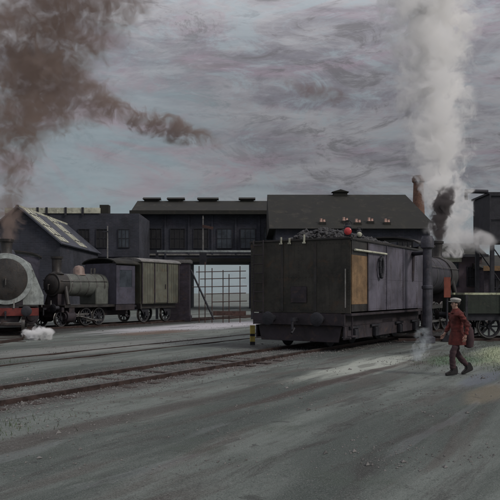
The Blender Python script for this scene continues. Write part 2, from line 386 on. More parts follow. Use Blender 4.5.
def make_tender():
    t = thing('tender', 'large high sided tender with black rear end and mauve grey side, heaped with coal', 'tender', O1+Vector((0, 0, RZ)), R(90)-TH)
    L, hw, z0, z1 = 8.0, 1.86, 1.22, 3.52
    mb = MB(); th = .06
    mb.bb(.06, L, -hw+.03, hw-.03, z0, 2.75)                             # water tank
    mb.bb(.06, L, hw-.1, hw-.03, 2.75, z1-.02); mb.bb(L-.1, L, -hw+.1, hw-.1, 2.75, z1-.05)
    mb.build('tank', M['soot'], t, bevel=.02)
    mb = MB().bb(0, .06, -hw, hw, z0-.05, z1+.04)                         # rear plate with rivets
    for z in (z0+.05, z1-.08, 2.35):
        for k in range(34): mb.ball((-.004, -hw+.06+k*(2*hw-.12)/33, z), .014, (.6, 1, 1), 1)
    for y in (-hw+.06, hw-.06, 0):
        for k in range(24): mb.ball((-.004, y, z0+.08+k*.093), .014, (.6, 1, 1), 1)
    mb.build('rear_plate', M['tender_end'], t)
    for y in (-.62, .62): MB().bb(-.014, -.0005, y-.05, y+.05, z0, z1).build('seam_strip', M['soot'], t)
    MB().bb(-.03, -.015, -.32, .28, 1.5, 2.05).build('hatch', M['frame'], t, bevel=.008)
    x1 = 1.42
    mb = MB().bb(.062, x1, -hw-.03, -hw+.03, 1.46, 3.06)
    mb.build('side_plate', M['ochre'], t)['label'] = 'ochre rusty end panel of the tender side'
    MB().bb(.062, x1, -hw-.028, -hw+.028, 3.062, z1+.02).build('upper_side_band', M['soot'], t)
    MB().bb(.062, x1, -hw-.028, -hw+.028, z0, 1.457).build('lower_side_band', M['soot'], t)
    mb = MB().bb(x1+.003, L, -hw-.03, -hw+.03, z0, z1+.02)
    for z in (z0+.06, z1-.05, 2.3):
        for k in range(70): mb.ball((x1+.1+k*.092, -hw-.034, z), .013, (1, .6, 1), 1)
    for x in (x1+.08, 3.2, 5.0, 6.8, L-.08):
        for k in range(24): mb.ball((x, -hw-.034, z0+.08+k*.093), .013, (1, .6, 1), 1)
    mb.build('side_panel', M['mauve'], t)['label'] = 'mauve grey riveted tender side'
    MB().bb(x1-.03, x1+.04, -hw-.06, -hw-.031, z0, z1+.03).build('pillar', M['frame'], t)
    MB().bb(-.03, L, -hw-.09, -hw-.0305, z1+.021, z1+.10).bb(-.03, L, hw-.05, hw+.05, z1+.021, z1+.10).bb(-.05, .07, -hw+.0, hw-.1, z1+.045, z1+.11).build('rim', M['soot'], t, bevel=.012)
    MB().bb(.0, L, -1.55, 1.55, .88, z0-.052).bb(0, L, -hw-.04, -hw+.2, 1.08, z0-.053).build('frame', M['frame'], t, bevel=.015)
    mb = MB().bb(-.12, -.002, -1.7, 1.7, .76, 1.14)
    mb.build('buffer_beam', M['frame'], t, bevel=.015)
    buffers(t, -.12, -1, .9, .98, 'dark_iron')
    MB().box((-.3, 0, .95), (.4, .09, .12)).cyl((-.45, 0, .62), (-.45, 0, .98), .045).cyl((-.5, .0, .5), (-.3, 0, .66), .04).build('coupling', M['dark_iron'], t)
    # pale fire irons / lamp brackets that stand up along the rear edge
    for y, h in ((.62, .22), (.30, .18), (-.25, .28)):
        MB().box((-.075, y, z1-.03+h/2), (.045, .05, h)).box((-.10, y, z1-.03), (.04, .10, .045)).build('lamp_bracket', M['cream'], t)
    # ladder on the left of the rear plate
    mb = MB()
    for y in (1.3, 1.68): mb.cyl((-.11, y, .75), (-.11, y, z1+.12), .02, seg=8)
    for k in range(9): mb.cyl((-.11, 1.3, .9+k*.32), (-.11, 1.68, .9+k*.32), .016, seg=8)
    mb.build('ladder', M['frame'], t)
    for y in (-1.72,):
        MB().cyl((-.08, y, 1.35), (-.08, y, 2.6), .02, seg=8).build('handrail', M['greyiron'], t)
    MB().cyl((x1+6.3, -hw-.1, 1.3), (x1+6.3, -hw-.1, 3.3), .025, seg=8).build('handrail', M['greyiron'], t)
    for x in (.25, L-.3): MB().bb(x-.22, x+.22, -hw-.06, -hw+.1, .40, .44).bb(x-.02, x+.02, -hw+.02, -hw+.06, .44, 1.079).build('step', M['frame'], t)
    MB().cyl((.15, -hw-.10, 3.22), (3.1, -hw-.10, 3.22), .035, seg=8).build('grab_rail', M['cream'], t, smooth=True)
    hs = MB()
    for k in range(10):
        a0, a1 = math.pi*2*k/10, math.pi*2*(k+1)/10
        hs.cyl((2.5+.16*math.cos(a0), -hw-.13, 2.72+.36*math.sin(a0)), (2.5+.16*math.cos(a1), -hw-.13, 2.72+.36*math.sin(a1)), .055, seg=8)
    hs.build('hose_coil', M['dark_iron'], t, smooth=True)
    for x in (3.3, 5.15): MB().bb(x-.04, x+.04, -hw-.055, -hw-.031, z0+.02, z1).build('seam_strip', M['mauve'], t)
    pl = [(.0, .30), (L-.2, .30), (L, .5), (L, .735), (0, .735)]
    fp = MB().prism(pl, -hw+.20, -hw+.26, 'y').build('outside_frame', M['frame'], t, bevel=.01)
    MB().prism(pl, hw-.26, hw-.20, 'y').build('outside_frame', M['frame'], t, bevel=.01)
    for x in (.75, 2.65, 5.25, 7.15):
        ab = MB().box((x, -hw+.13, .47), (.34, .13, .32)).build('axle_box', M['dark_iron'], fp, bevel=.02)
        MB().bb(x-.42, x+.42, -hw+.12, -hw+.19, .66, .73).build('leaf_spring', M['dark_iron'], fp)
    MB().prism([(-hw+.3, .745), (hw-.3, .745), (hw-.42, .22), (-hw+.42, .22)], .02, .06, 'x').build('rail_guard', M['frame'], t)
    bogie(t, 1.7, 1.12); bogie(t, 6.2, 1.12)
    MB().bb(3.6, 4.8, -1.6, -.95, .42, .87).build('toolbox', M['frame'], t, bevel=.01)
    for y in (-1.58,): MB().bb(-.0, L, y-.02, y+.02, .74, 1.075).build('side_valance', M['frame'], t)
    return t
make_tender()
MTX = Matrix.Translation(O1+Vector((0, 0, RZ))) @ Matrix.Rotation(R(90)-TH, 4, 'Z')
def coal_pile():
    mb = MB()
    b = mb.b; nx, ny = 44, 22
    def hz(x, y):
        e = min(1, (1.72-abs(y))/1.1)*min(1, (x-.25)/1.4)*min(1, (7.9-x)/1.0)
        return 3.0+.98*max(0, e)**.55*(1-.045*max(0, x-3)) + .13*noise.noise(Vector((x*2.2, y*2.2, 0)))
    rows = [[b.verts.new((.2+7.7*i/nx, -1.72+3.44*j/ny, hz(.2+7.7*i/nx, -1.72+3.44*j/ny))) for j in range(ny+1)] for i in range(nx+1)]
    for i in range(nx):
        for j in range(ny): b.faces.new((rows[i][j], rows[i+1][j], rows[i+1][j+1], rows[i][j+1]))
    for k in range(2300):
        x = random.uniform(.3, 7.8); y = random.uniform(-1.68, 1.68); r = random.uniform(.05, .12)
        vs = bmesh.ops.create_icosphere(b, subdivisions=1, radius=r)['verts']
        for v in vs: v.co *= random.uniform(.65, 1.2)
        bmesh.ops.translate(b, vec=(x, y, hz(x, y)+r*.2), verts=vs)
    o = mb.build('coal_heap', M['coal']); o.matrix_world = MTX
    tag(o, 'heap of black coal piled high in the large tender', 'coal')
coal_pile()
def hand_lamp(name, label, loc, glass, s=1.):
    t = thing(name, label, 'lamp', loc, R(90)-TH+R(25))
    MB().box((0, 0, .13*s), (.17*s, .17*s, .22*s)).lathe((0, 0, .24*s), (0, 0, 1), [(0, .10*s), (.05*s, .06*s), (.09*s, .06*s), (.10*s, .02*s)], 16).build('case', M['dark_iron'], t, bevel=.006)
    MB().lathe((-.08*s, 0, .13*s), (-1, 0, 0), [(0, .09*s), (.03*s, .09*s), (.05*s, .07*s), (.06*s, .02*s)], 20).build('lens', M[glass], t, smooth=True)
    b = MB()
    for k in range(7):
        a0, a1 = math.pi*k/7, math.pi*(k+1)/7
        b.cyl((0, math.cos(a0)*.1*s, .30*s+math.sin(a0)*.1*s), (0, math.cos(a1)*.1*s, .30*s+math.sin(a1)*.1*s), .01*s, seg=6)
    b.build('handle', M['dark_iron'], t)
    return t
hand_lamp('tail_lamp', 'red glass lamp standing on the rear corner of the large tender', MTX @ Vector((.12, -1.72, 3.635)), 'redglass', 1.35)
hand_lamp('hand_lamp', 'small pale glass lamp on the mauve tender side rim', MTX @ Vector((.75, -1.86, 3.625)), 'cream', .95)

def make_loco(name, label, loc, rz, p):
    """x runs forward from the back of the cab to the front buffers"""
    t = thing(name, label, 'locomotive', loc, rz)
    L, cl, chh, hw = p['L'], p['cab'], p['cabh'], p['hw']; br, bz, wr = p['br'], p['bz'], p['wr']; n = p['n']
    mc, mbo, msm, mro = M[p['mcab']], M[p['mboil']], M[p['msmoke']], M[p['mroof']]
    fz = p.get('floor', 1.25)
    # cab with window openings: built of panels
    eave = chh-.42
    for s in (-1, 1):
        y0, y1 = s*hw, s*(hw-.05)
        cb = MB().bb(0, cl, y0, y1, fz, fz+1.0).bb(0, .28, y0, y1, fz+1.0, eave).bb(cl-.28, cl, y0, y1, fz+1.0, eave).bb(.28, cl-.28, y0, y1, eave-.28, eave)
        cs = cb.build('cab_side', mc, t, bevel=.008)
        MB().bb(.28, cl-.28, s*(hw-.02), s*(hw-.03), fz+1.0, eave-.28).build('window', M['glass'], cs)
    MB().bb(cl-.05, cl, -hw+.05, hw-.05, fz, eave+.1).build('cab_front', mc, t)
    nseg = 14; arc = []
    for k in range(nseg+1):
        a = -1+2*k/nseg; arc.append((a*(hw+.12), eave+.02+.42*math.sqrt(max(0, 1-(a*.97)**2))))
    arc2 = [(y*.985, z-.06) for y, z in arc][::-1]
    MB().prism(arc+arc2, -.35, cl+.15, 'x').build('cab_roof', mro, t)
    # running board, frame
    MB().bb(cl+.003, L-.35, -hw+.15, hw-.15, fz-.06, fz).bb(cl+.003, L-.35, -hw+.11, -hw+.149, fz-.14, fz).bb(cl+.003, L-.35, hw-.149, hw-.11, fz-.14, fz).build('running_board', M[p.get('mrun', 'soot')], t)
    MB().bb(.0, L-.25, -.55, .55, .5, fz-.062).build('frame', M['frame'], t)
    MB().bb(.0, cl, -hw+.04, hw-.04, fz-.35, fz-.003).build('cab_floor', M['frame'], t)
    # boiler
    sx = L-p['smoke']-.45
    MB().lathe((cl+.002, 0, bz), (1, 0, 0), [(0, br*1.04), ((sx-cl)*.35, br*1.02), (sx-cl-.002, br*.95)], 40).build('boiler', mbo, t, smooth=True)
    MB().bb(cl+.01, cl+(sx-cl)*.35, -br*1.01, br*1.01, fz+.001, bz).build('firebox', mbo, t, bevel=.03)
    for k in range(5):
        x = cl+.3+(sx-cl-.5)*k/4; rr = br*(1.06-.10*(k/4))
        MB().lathe((x, 0, bz), (1, 0, 0), [(0, rr-.03), (0, rr+.008), (.06, rr+.006), (.06, rr-.03)], 40).build('boiler_band', M['steel'], t, smooth=True)
    sl = p['smoke']
    MB().lathe((sx+.002, 0, bz), (1, 0, 0), [(0, br*.98), (0, br), (sl-.08, br), (sl-.03, br*.98), (sl-.03, br*.9)], 44).build('smokebox', msm, t, smooth=True)
    MB().bb(sx+.1, sx+sl-.1, -br*.62, br*.62, fz-.05+.06, bz-br*.75).build('saddle', M['frame'], t)
    if p.get('wing'):
        for s in (-1, 1):
            MB().prism([(s*br*.55, bz+br*.86), (s*br*.9, bz+br*.62), (s*(hw+.12), fz+.45), (s*(hw+.12), fz+.005), (s*br*.3, fz+.005)], sx+sl-.5, sx+sl-.42, 'x').build('wing_plate', msm, t, bevel=.015)
    dr = MB().lathe((sx+sl-.03, 0, bz), (1, 0, 0), [(.001, br*.80), (.04, br*.80), (.10, br*.62), (.15, br*.35), (.17, .02)], 40).build('smokebox_door', M['soot'], t, smooth=True)
    MB().cyl((sx+sl+.13, 0, bz), (sx+sl+.24, 0, bz), .03).box((sx+sl+.22, 0, bz-.12), (.03, .04, .3)).build('handle', M['steel'], dr)
    MB().box((sx+sl+.05, -br*.45, bz+.25), (.04, br*.85, .06)).box((sx+sl+.05, -br*.45, bz-.25), (.04, br*.85, .06)).build('hinge', M['dark_iron'], dr)
    stx = sx+sl*.5; zb = bz+br*.93
    ch = MB().lathe((stx, 0, zb), (0, 0, 1), [(0, .40), (.08, .28), (.16, .24), (p['stack']-.14, .27), (p['stack']-.12, .33), (p['stack'], .34), (p['stack'], .24), (p['stack']-.2, .22)], 26).build('chimney', M['soot'], t, smooth=True)
    MB().lathe((cl+(sx-cl)*.58, 0, bz+br*.88), (0, 0, 1), [(0, .40), (.1, .33), (.36, .31), (.50, .22), (.55, .03)], 26).build('dome', M[p.get('mdome', p['mboil'])], t, smooth=True)
    MB().cyl((cl+(sx-cl)*.2, .12, bz+br*.95), (cl+(sx-cl)*.2, .12, bz+br+.35), .06).cyl((cl+(sx-cl)*.2, -.12, bz+br*.95), (cl+(sx-cl)*.2, -.12, bz+br+.35), .06).build('safety_valve', M['steel'], t, smooth=True)
    # buffer beam, cylinders, rods, wheels
    MB().bb(L-.3, L-.12, -hw+.1, hw-.1, .78, fz-.12).build('buffer_beam', M[p.get('mbeam', 'red')], t, bevel=.012)
    buffers(t, L-.12, 1, .88, 1.0, p.get('bufhead', 'dark_iron'))
    MB().box((L-.0, 0, .95), (.3, .08, .1)).cyl((L+.1, 0, .6), (L+.1, 0, .95), .04).build('coupling', M['dark_iron'], t)
    cyx = sx+sl*.45; cyl_len = p.get('cyl', .95)
    gx = wr*2.12; first = cyx-cyl_len/2-wr*1.15-.45-(n-1)*gx
    for s in (-1, 1):
        y = s*(hw-.38)
        MB().lathe((cyx-cyl_len/2, y-s*.04, wr+.05), (1, 0, 0), [(0, .22), (0, .31), (.05, .33), (cyl_len-.05, .33), (cyl_len, .31), (cyl_len, .2), (cyl_len+.05, .18)], 24).bb(cyx-cyl_len/2+.1, cyx+cyl_len/2-.1, y-.2*s, y+.24*s, wr+.05, fz-.15).build('cylinder', M['frame'], t, smooth=True)
        MB().cyl((cyx-.1, s*br*.80, bz-.1), (cyx-.0, s*(hw-.42), fz+.0), .13).build('steam_pipe', M[p.get('mpipe', 'soot')], t, smooth=True)
        for k in range(n): add_wheel(t, first+k*gx, s*.80, wr, 'driving_wheel', 12, s)
        add_wheel(t, cyx+cyl_len*.2+.35, s*.74, .42, 'leading_wheel', 8, s)
        yr = s*.97
        MB().bb(first-.1, first+(n-1)*gx+.1, yr-.03, yr+.03, wr-.26, wr-.16).build('coupling_rod', M['steel'], t)
        a = Vector((first+(n-1)*gx*.5, yr+s*.07, wr-.21)); bpt = Vector((cyx-cyl_len/2-.35, yr+s*.07, wr+.05))
        MB().cyl(a, bpt, .05, .04, 10).build('connecting_rod', M['steel'], t)
        MB().bb(cyx-cyl_len/2-1.0, cyx-cyl_len/2-.001, yr+s*.02, yr+s*.12, wr+.12, wr+.2).cyl((cyx-cyl_len/2-.7, yr+s*.07, wr+.05), (cyx-cyl_len/2, yr+s*.07, wr+.05), .03).build('crosshead', M['steel'], t)
        hr = MB().cyl((cl+.1, s*(br+.06), bz+br*.35), (sx+sl-.1, s*(br*.93+.06), bz+br*.35), .018, seg=8)
        for k in range(5):
            x = cl+.2+(sx+sl-cl-.4)*k/4; hr.cyl((x, s*(br*.8), bz+br*.35), (x, s*(br*.96+.07), bz+br*.35), .014, seg=6)
        hr.build('handrail', M['steel'], t)
        MB().bb(cl*.3, cl*.3+.4, s*(hw-.1), s*(hw+.08), .42, .46).bb(cl*.3+.18, cl*.3+.22, s*(hw-.06), s*(hw-.02), .46, fz-.352).build('step', M['frame'], t)
        MB().bb(L-.12, L-.08, s*.35-.03, s*.35+.03, fz-.12, fz+.25).build('lamp_bracket', M['greyiron'], t)
    t['group'] = 'steam locomotives in the yard'
    return t
# big locomotive in front of the tender
make_loco('steam_locomotive', 'large dark steam locomotive coupled ahead of the mauve sided tender, chimney smoking', O1+U*8.35+Vector((0, 0, RZ)), R(90)-TH,
          dict(L=9.3, cab=2.0, cabh=4.25, hw=1.5, br=.98, bz=2.75, wr=.68, n=3, smoke=1.35, stack=.95, mcab='soot', mboil='blackened', msmoke='soot', mroof='soot', bufhead='red'))
# round fronted locomotive at the left edge, facing the viewer
make_loco('steam_locomotive', 'steam locomotive facing the viewer at the left edge, black smokebox door in a pale rim', NL-FL*9.4+Vector((0, 0, .10)), math.atan2(FL.y, FL.x),
          dict(L=9.4, cab=1.9, cabh=4.1, hw=1.5, br=1.16, bz=2.42, wr=.66, n=3, smoke=1.4, stack=.75, mcab='bluegrey', mboil='slate', msmoke='pale', mroof='soot', mbeam='red', mpipe='pale', wing=1))
# small one behind it
make_loco('steam_locomotive', 'small grey green steam locomotive with a blue grey cab, coupled beside the goods van', OB+Vector((0, 0, .10))+U*6.45, R(270)-TH,
          dict(L=5.9, cab=1.65, cabh=3.85, hw=1.25, br=.64, bz=2.25, wr=.48, n=2, smoke=.8, stack=.95, mcab='bluegrey', mboil='greygreen', msmoke='soot', mroof='roof', floor=1.15, cyl=.6, mdome='dullpink', mbeam='frame'))

def make_van(loc):
    t = thing('goods_van', 'short goods van with pale green ochre boards, right of the small locomotive', 'railway van', loc, R(90)-TH)
    L, hw = 3.7, 1.3
    mb = MB().bb(0, L, -hw, hw, 1.15, 3.7); mb.build('body', M['vangreen'], t)
    mb = MB()
    for k in range(15): mb.bb(.05+k*.24, .275+k*.24, -hw-.022, -hw-.002, 1.2, 3.65)
    mb.build('side_boards', M['vangreen'], t, bevel=.005)
    for y in (-1.2, -.4, .4, 1.14): MB().bb(-.05, -.002, y-.05, y+.05, 1.15, 3.7).build('end_stanchion', M['vangreen'], t)
    for x in (.02, 1.2, 2.5, L-.02): MB().bb(x-.05, x+.05, -hw-.06, -hw-.024, 1.15, 3.7).build('side_stanchion', M['frame'], t)
    d = MB().bb(1.27, 2.43, -hw-.05, -hw-.0245, 1.2, 3.15).build('door', M['vangreen'], t, bevel=.006)
    MB().box((2.25, -hw-.07, 2.2), (.05, .03, .3)).build('handle', M['dark_iron'], d)
    arc = [(a*(hw+.1), 3.701+.30*math.sqrt(max(0, 1-(a*.98)**2))) for a in [-1+k/7 for k in range(15)]]
    MB().prism(arc+[(hw+.1, 3.7015), (-hw-.1, 3.7015)], -.15, L+.15, 'x').build('roof', M['greyiron'], t)
    MB().bb(0, L, -1.05, 1.05, .85, 1.147).build('underframe', M['soot'], t)
    for x in (.75, 2.95):
        for s in (-1, 1):
            add_wheel(t, x, s*.78, .5, 'wheel', 8, s)
            MB().prism([(x-.45, .86), (x-.12, .42), (x+.12, .42), (x+.45, .86)], s*.93-.03, s*.93+.03, 'y').box((x, s*1.0, .5), (.26, .16, .24)).build('axle_guard', M['dark_iron'], t)
    MB().bb(-.1, -.002, -hw, hw, .82, 1.149).build('buffer_beam', M['soot'], t)
    buffers(t, -.1, -1, .86, .98)
    return t
make_van(OB+U*7.0+Vector((0, 0, .1)))

def make_wagon(loc, rz):
    t = thing('open_wagon', 'low black green open wagon at the right edge, behind the person in red', 'railway wagon', loc, rz)
    L, hw = 6.0, 1.2
    mb = MB().bb(0, L, -hw, -hw+.06, 1.0, 1.72).bb(0, L, hw-.06, hw, 1.0, 1.72).bb(0, .06, -hw+.06, hw-.06, 1.0, 1.72).bb(L-.06, L, -hw+.06, hw-.06, 1.0, 1.72).bb(0, L, -hw+.06, hw-.06, 1.0, 1.06)
    mb.build('body', M['darkgreen'], t)
    for x in (.1, 1.55, 3.0, 4.45, 5.9): MB().bb(x-.05, x+.05, -hw-.05, -hw-.002, .85, 1.75).build('stanchion', M['dark_iron'], t)
    MB().bb(0, L, -1.1, 1.1, .72, .998).build('underframe', M['dark_iron'], t)
    for x in (1.2, 4.8):
        for s in (-1, 1): add_wheel(t, x, s*.78, .47, 'wheel', 8, s)
    buffers(t, 0, -1, .86, .9)
    MB().box((1.9, -hw-.056, 1.35), (.16, .008, .26)).build('number_plate', M['cream'], t)
    return t
WL = Vector((8.35, 28.3, .09)); make_wagon(WL, R(4))
ld = thing('timber_load', 'pale greenish planks laid across the low wagon at the right edge', 'timber', WL+Vector((.1, .15, 1.724)), R(4))
for j in range(5):
    MB().box((2.85, -1.05+j*.52, .05+.0*j), (5.7+random.uniform(-.3, .2), .44, .09)).build('plank', M['plank'], ld, bevel=.01)
track('short siding under the low open wagon at the right', [WL+Vector((-2.5, -.17, -.09)), WL+Vector((30, 2.1, -.09))], .9, sl_z=0., rail_z=.09)

# ------------------------------------------------------------ buildings
def window(parent, x0, x1, z0, z1, y, ny, m='glass', frame='dark_iron', bars=2):
    """window on a wall facing -y (ny=-1); frame stands proud, pane behind it"""
    w = .07; a, b = (y+ny*.10, y+ny*.004)
    f = MB().bb(x0, x1, a, b, z0, z0+w).bb(x0, x1, a, b, z1-w, z1).bb(x0, x0+w, a, b, z0+w, z1-w).bb(x1-w, x1, a, b, z0+w, z1-w)
    for k in range(1, bars+1):
        x = x0+(x1-x0)*k/(bars+1); f.bb(x-.025, x+.025, y+ny*.07, y+ny*.03, z0+w, z1-w)
    f.bb(x0+w, x1-w, y+ny*.068, y+ny*.032, (z0+z1)/2-.025, (z0+z1)/2+.025)
    fo = f.build('window', M[frame], parent)
    MB().bb(x0+w, x1-w, y+ny*.028, y+ny*.006, z0+w, z1-w).build('pane', M[random.choice(['glass', 'glass_dark', 'glass_dark'])], fo)
def long_shed():
    t = thing('long_shed', 'long blue black shed with flat dark roof line and small ridge vents, open passage below', 'railway shed', (0, 85, 0))
    X0, X1, ez = (138-250)/F*85, 8.0, 11.9; gx0, gx1 = (188-250)/F*85, (249-250)/F*85; gz = 5.75; D = 9
    for y0, y1 in ((0, .4), (D-.4, D)):
        MB().bb(X0, gx0, y0, y1, 0, gz).bb(gx1, X1, y0, y1, 0, gz).bb(X0, X1, y0, y1, gz, ez).build('wall', M['navy'], t)
    MB().bb(X0, X0+.4, .4, D-.4, 0, ez).build('end_wall', M['navy'], t); MB().bb(X1-.4, X1, .4, D-.4, 0, ez).build('end_wall', M['navy'], t)
    MB().bb(gx0-.4, gx0, .4, D-.4, 0, gz).build('passage_wall', M['navy'], t); MB().bb(gx1, gx1+.4, .4, D-.4, 0, gz).build('passage_wall', M['navy'], t)
    MB().bb(gx0-.4, gx1+.4, .4, D-.4, gz, gz+.3).build('passage_ceiling', M['navy'], t)
    MB().prism([(-.7, ez+.003), (D+.7, ez+.003), (D/2, ez+2.0)], X0-.8, X1+.8, 'x').build('roof', M['roof'], t)
    MB().bb(X0-.9, X1+.9, -.95, -.71, ez-.35, ez+.12).build('gutter', M['roof'], t)
    for px in (152, 176, 208, 247, 290):
        x = (px-250)/F*(85+D/2); w = random.uniform(.8, 1.25)
        v = MB().bb(x-w, x+w, D/2-.5, D/2+.5, ez+1.75, ez+2.15).build('ridge_vent', M['roof'], t)
        MB().prism([(D/2-.75, ez+2.153), (D/2+.75, ez+2.153), (D/2, ez+2.45)], x-w-.2, x+w+.2, 'x').build('vent_cap', M['roof'], v)
    x = X0+.6; k = 0
    while x < X1-1.6:
        MB().bb(x-.22, x+.0, -.16, -.003, gz+.9 if gx0-.5 < x < gx1+.5 else 0, ez-.36).build('pilaster', M['navy'], t)
        window(t, x+.45, x+2.35, 7.4, 9.9, 0, -1)
        if not gx0-3 < x < gx1+.3: window(t, x+.45, x+2.35, 2.0, 4.6, 0, -1)
        x += 2.9; k += 1
    MB().bb(gx0-.3, gx1+.3, -.22, -.003, gz-.02, gz+.45).build('lintel', M['roof'], t)
    MB().bb(X0, X1, -.13, -.003, 6.55, 6.75).build('string_course', M['greyiron'], t)
long_shed()
def right_shed():
    t = thing('slate_roofed_shed', 'broad shed with a large dark olive slate roof behind the tender', 'railway shed', (0, 72, 0))
    X0, X1, ez, D = (272-250)/F*72, (434-250)/F*72, 8.6, 16; rz = 13.35
    MB().bb(X0+.4, X1-.4, 0, D, 0, ez).build('wall', M['navy'], t)
    # hipped slate roof, ridge sagging slightly
    b = MB(); q = b.b; h = D/2
    v = [q.verts.new(c) for c in ((X0-.3, -.6, ez), (X1+.3, -.6, ez), (X1+.3, D+.6, ez), (X0-.3, D+.6, ez), (X0-.3, h, rz), (X1-1.2, h, rz))]
    for f in ((0, 1, 5, 4), (1, 2, 5), (2, 3, 4, 5), (3, 0, 4), (3, 2, 1, 0)): q.faces.new([v[i] for i in f])
    b.build('roof', M['roof'], t)
    for px in (340,):
        x = (px-250)/F*80
        MB().bb(x-.8, x+.8, h-.45, h+.45, rz-.2, rz+.25).prism([(x-1., rz+.253), (x+1., rz+.253), (x, rz+.55)], h-.6, h+.6, 'y').build('ridge_vent', M['roof'], t)
    sl = (rz-ez)/(h+.6)
    for px, yy in ((322, .6), (345, .9), (357, .5), (370, .8), (386, .55)):
        x = (px-250)/F*73; z = ez+(yy+.6)*sl
        c = MB().bb(x-.35, x+.35, yy-.35, yy+.35, z-.4, z+.12).build('chimney_stack', M['roof'], t)
        MB().lathe((x-.15, yy, z+.122), (0, 0, 1), [(0, .15), (.3, .11), (.33, .14), (.38, .13)], 12).lathe((x+.17, yy, z+.122), (0, 0, 1), [(0, .15), (.25, .11), (.3, .14)], 12).build('chimney_pot', M['clay'], c)
    for k in range(7): window(t, X0+1.2+k*2.4, X0+2.8+k*2.4, 4.6, 7.4, 0, -1)
right_shed()
def gable_shed():
    t = thing('gabled_shed', 'steep roofed shed with cream glazed skylight strips on its right slope, upper left', 'railway shed', (-20.2, 60, 0))
    rz, ez, hw, D = 9.35, 6.3, 3.6, 15
    MB().prism([(-hw, 0), (hw, 0), (hw, ez), (0, rz-.1), (-hw, ez)], 0, D, 'y').build('wall', M['navy'], t)
    for s in (-1, 1):
        d = Vector((s*hw, 0, ez-rz)); L = d.length; an = math.atan2(rz-ez, s*hw)
        rf = MB().box((s*hw/2+s*.1, D/2, (rz+ez)/2+.02), (L+.5, D+.8, .12), Matrix.Rotation(-math.atan2(ez-rz, s*hw) if s > 0 else -math.atan2(rz-ez, hw), 3, 'Y')).build('roof', M['slate'], t)
        if s > 0:
            rot = Matrix.Rotation(-math.atan2(ez-rz, hw), 3, 'Y'); nrm = rot @ Vector((0, 0, 1)); ax = rot @ Vector((1, 0, 0))
            for y in (1.5, 8.5):
                c = Vector((hw/2+.1, y, (rz+ez)/2+.02))+nrm*.10
                sk = MB().box(c, (L*.94, 2.6, .08), rot).build('skylight', M['cream'], t)
                g = MB()
                for k in (-.3, 0.02, .3): g.box(c+ax*L*k+nrm*.05, (.08, 2.62, .05), rot)
                for j in (-.6, .6): g.box(c+Vector((0, j, 0))+nrm*.047, (L*.92, .05, .04), rot)
                g.build('glazing_bar', M['dark_iron'], sk)
    MB().bb(-.2, .2, -.3, D+.3, rz+.0, rz+.18).build('ridge_cap', M['cream'], t)
    MB().bb(-1.2, 1.2, -.06, -.003, 1.0, 3.6).build('door', M['roof'], t)
gable_shed()
def workshop():
    t = thing('workshop_building', 'flat topped blue black workshop with a cream parapet strip, left of the long shed', 'workshop', (0, 76, 0))
    x0, x1 = P(5, 0, 76).x, P(139, 0, 76).x; z = 10.7; xp = P(100, 0, 76).x
    MB().bb(x0, x1, 0, 8, 0, z).build('wall', M['navy'], t)
    MB().bb(x0, xp, -.12, .25, z+.003, z+.62).build('parapet', M['cream'], t)
    for px in (38, 47, 66, 83):
        x = P(px, 0, 76).x; MB().bb(x-.12, x+.12, -.2, -.122, z-.25, z+.66).build('parapet_bracket', M['dark_iron'], t)
    MB().bb(P(99, 0, 76).x, P(108, 0, 76).x, .3, 1.3, z+.003, z+1.0).build('chimney_stack', M['roof'], t)
    for px in (60, 78, 96, 118):
        x = P(px, 0, 76).x; window(t, x, x+1.3, 6.9, 9.0, 0, -1)
        window(t, x, x+1.3, 2.9, 5.0, 0, -1)
    MB().bb(x0, x1, -.14, -.003, 5.9, 6.1).build('string_course', M['navy'], t)
workshop()
def office():
    t = thing('yard_office', 'mauve rendered yard office with cream lintel and ochre patch, beyond the low wagon', 'building', (0, 52, 0))
    x0, x1, z = P(440, 0, 52).x, P(482, 0, 52).x, 4.75
    MB().bb(x0, x1, 0, 5, 0, z).build('wall', M['mauvewall'], t)
    MB().prism([(-.4, z+.003), (5.4, z+.003), (2.5, z+1.1)], x0-.3, x1+.3, 'x').build('roof', M['olive'], t)
    MB().bb(x0+.1, x0+1.6, -.12, -.003, 4.25, 4.62).build('lintel', M['cream'], t)
    window(t, x0+.3, x0+1.4, 2.4, 4.2, 0, -1); window(t, x0+2.0, x0+2.9, 2.4, 3.9, 0, -1)
    MB().bb(x0-.3, x1+.3, -.6, -.41, z-.15, z+.05).build('gutter', M['dark_iron'], t)
office()
def annex():
    t = thing('low_store', 'low dark store with an ochre roof edge at the right edge, beside the yard office', 'building', (0, 50, 0))
    x0, x1 = P(484, 0, 50).x, P(560, 0, 50).x
    MB().bb(x0, x1, 0, 6, 0, 3.7).build('wall', M['purplebrick'], t)
    MB().prism([(-.4, 3.703), (6.4, 3.703), (6.4, 5.0)], x0-.2, x1, 'x').build('roof', M['olive'], t)
    MB().bb(x0-.2, x1, -.5, -.405, 3.5, 3.85).build('fascia', M['ochre'], t)
    window(t, x0+.5, x0+1.6, 1.6, 3.0, 0, -1)
annex()
def brick_chimney():
    p = P(418.5, 0, 98)
    t = thing('factory_chimney', 'slender red brick factory chimney rising behind the slate roofed shed', 'chimney', (p.x, 98, 0))
    MB().lathe((0, 0, 0), (0, 0, 1), [(0, 1.35), (6, 1.1), (17.6, .72)], 16).build('shaft', M['brick'], t, smooth=True)
    MB().lathe((0, 0, 17.6), (0, 0, 1), [(0, .74), (.2, .92), (.7, .95), (.75, .80), (1.0, .80), (1.0, .5)], 16).build('cap', M['brick'], t, smooth=True)
brick_chimney()
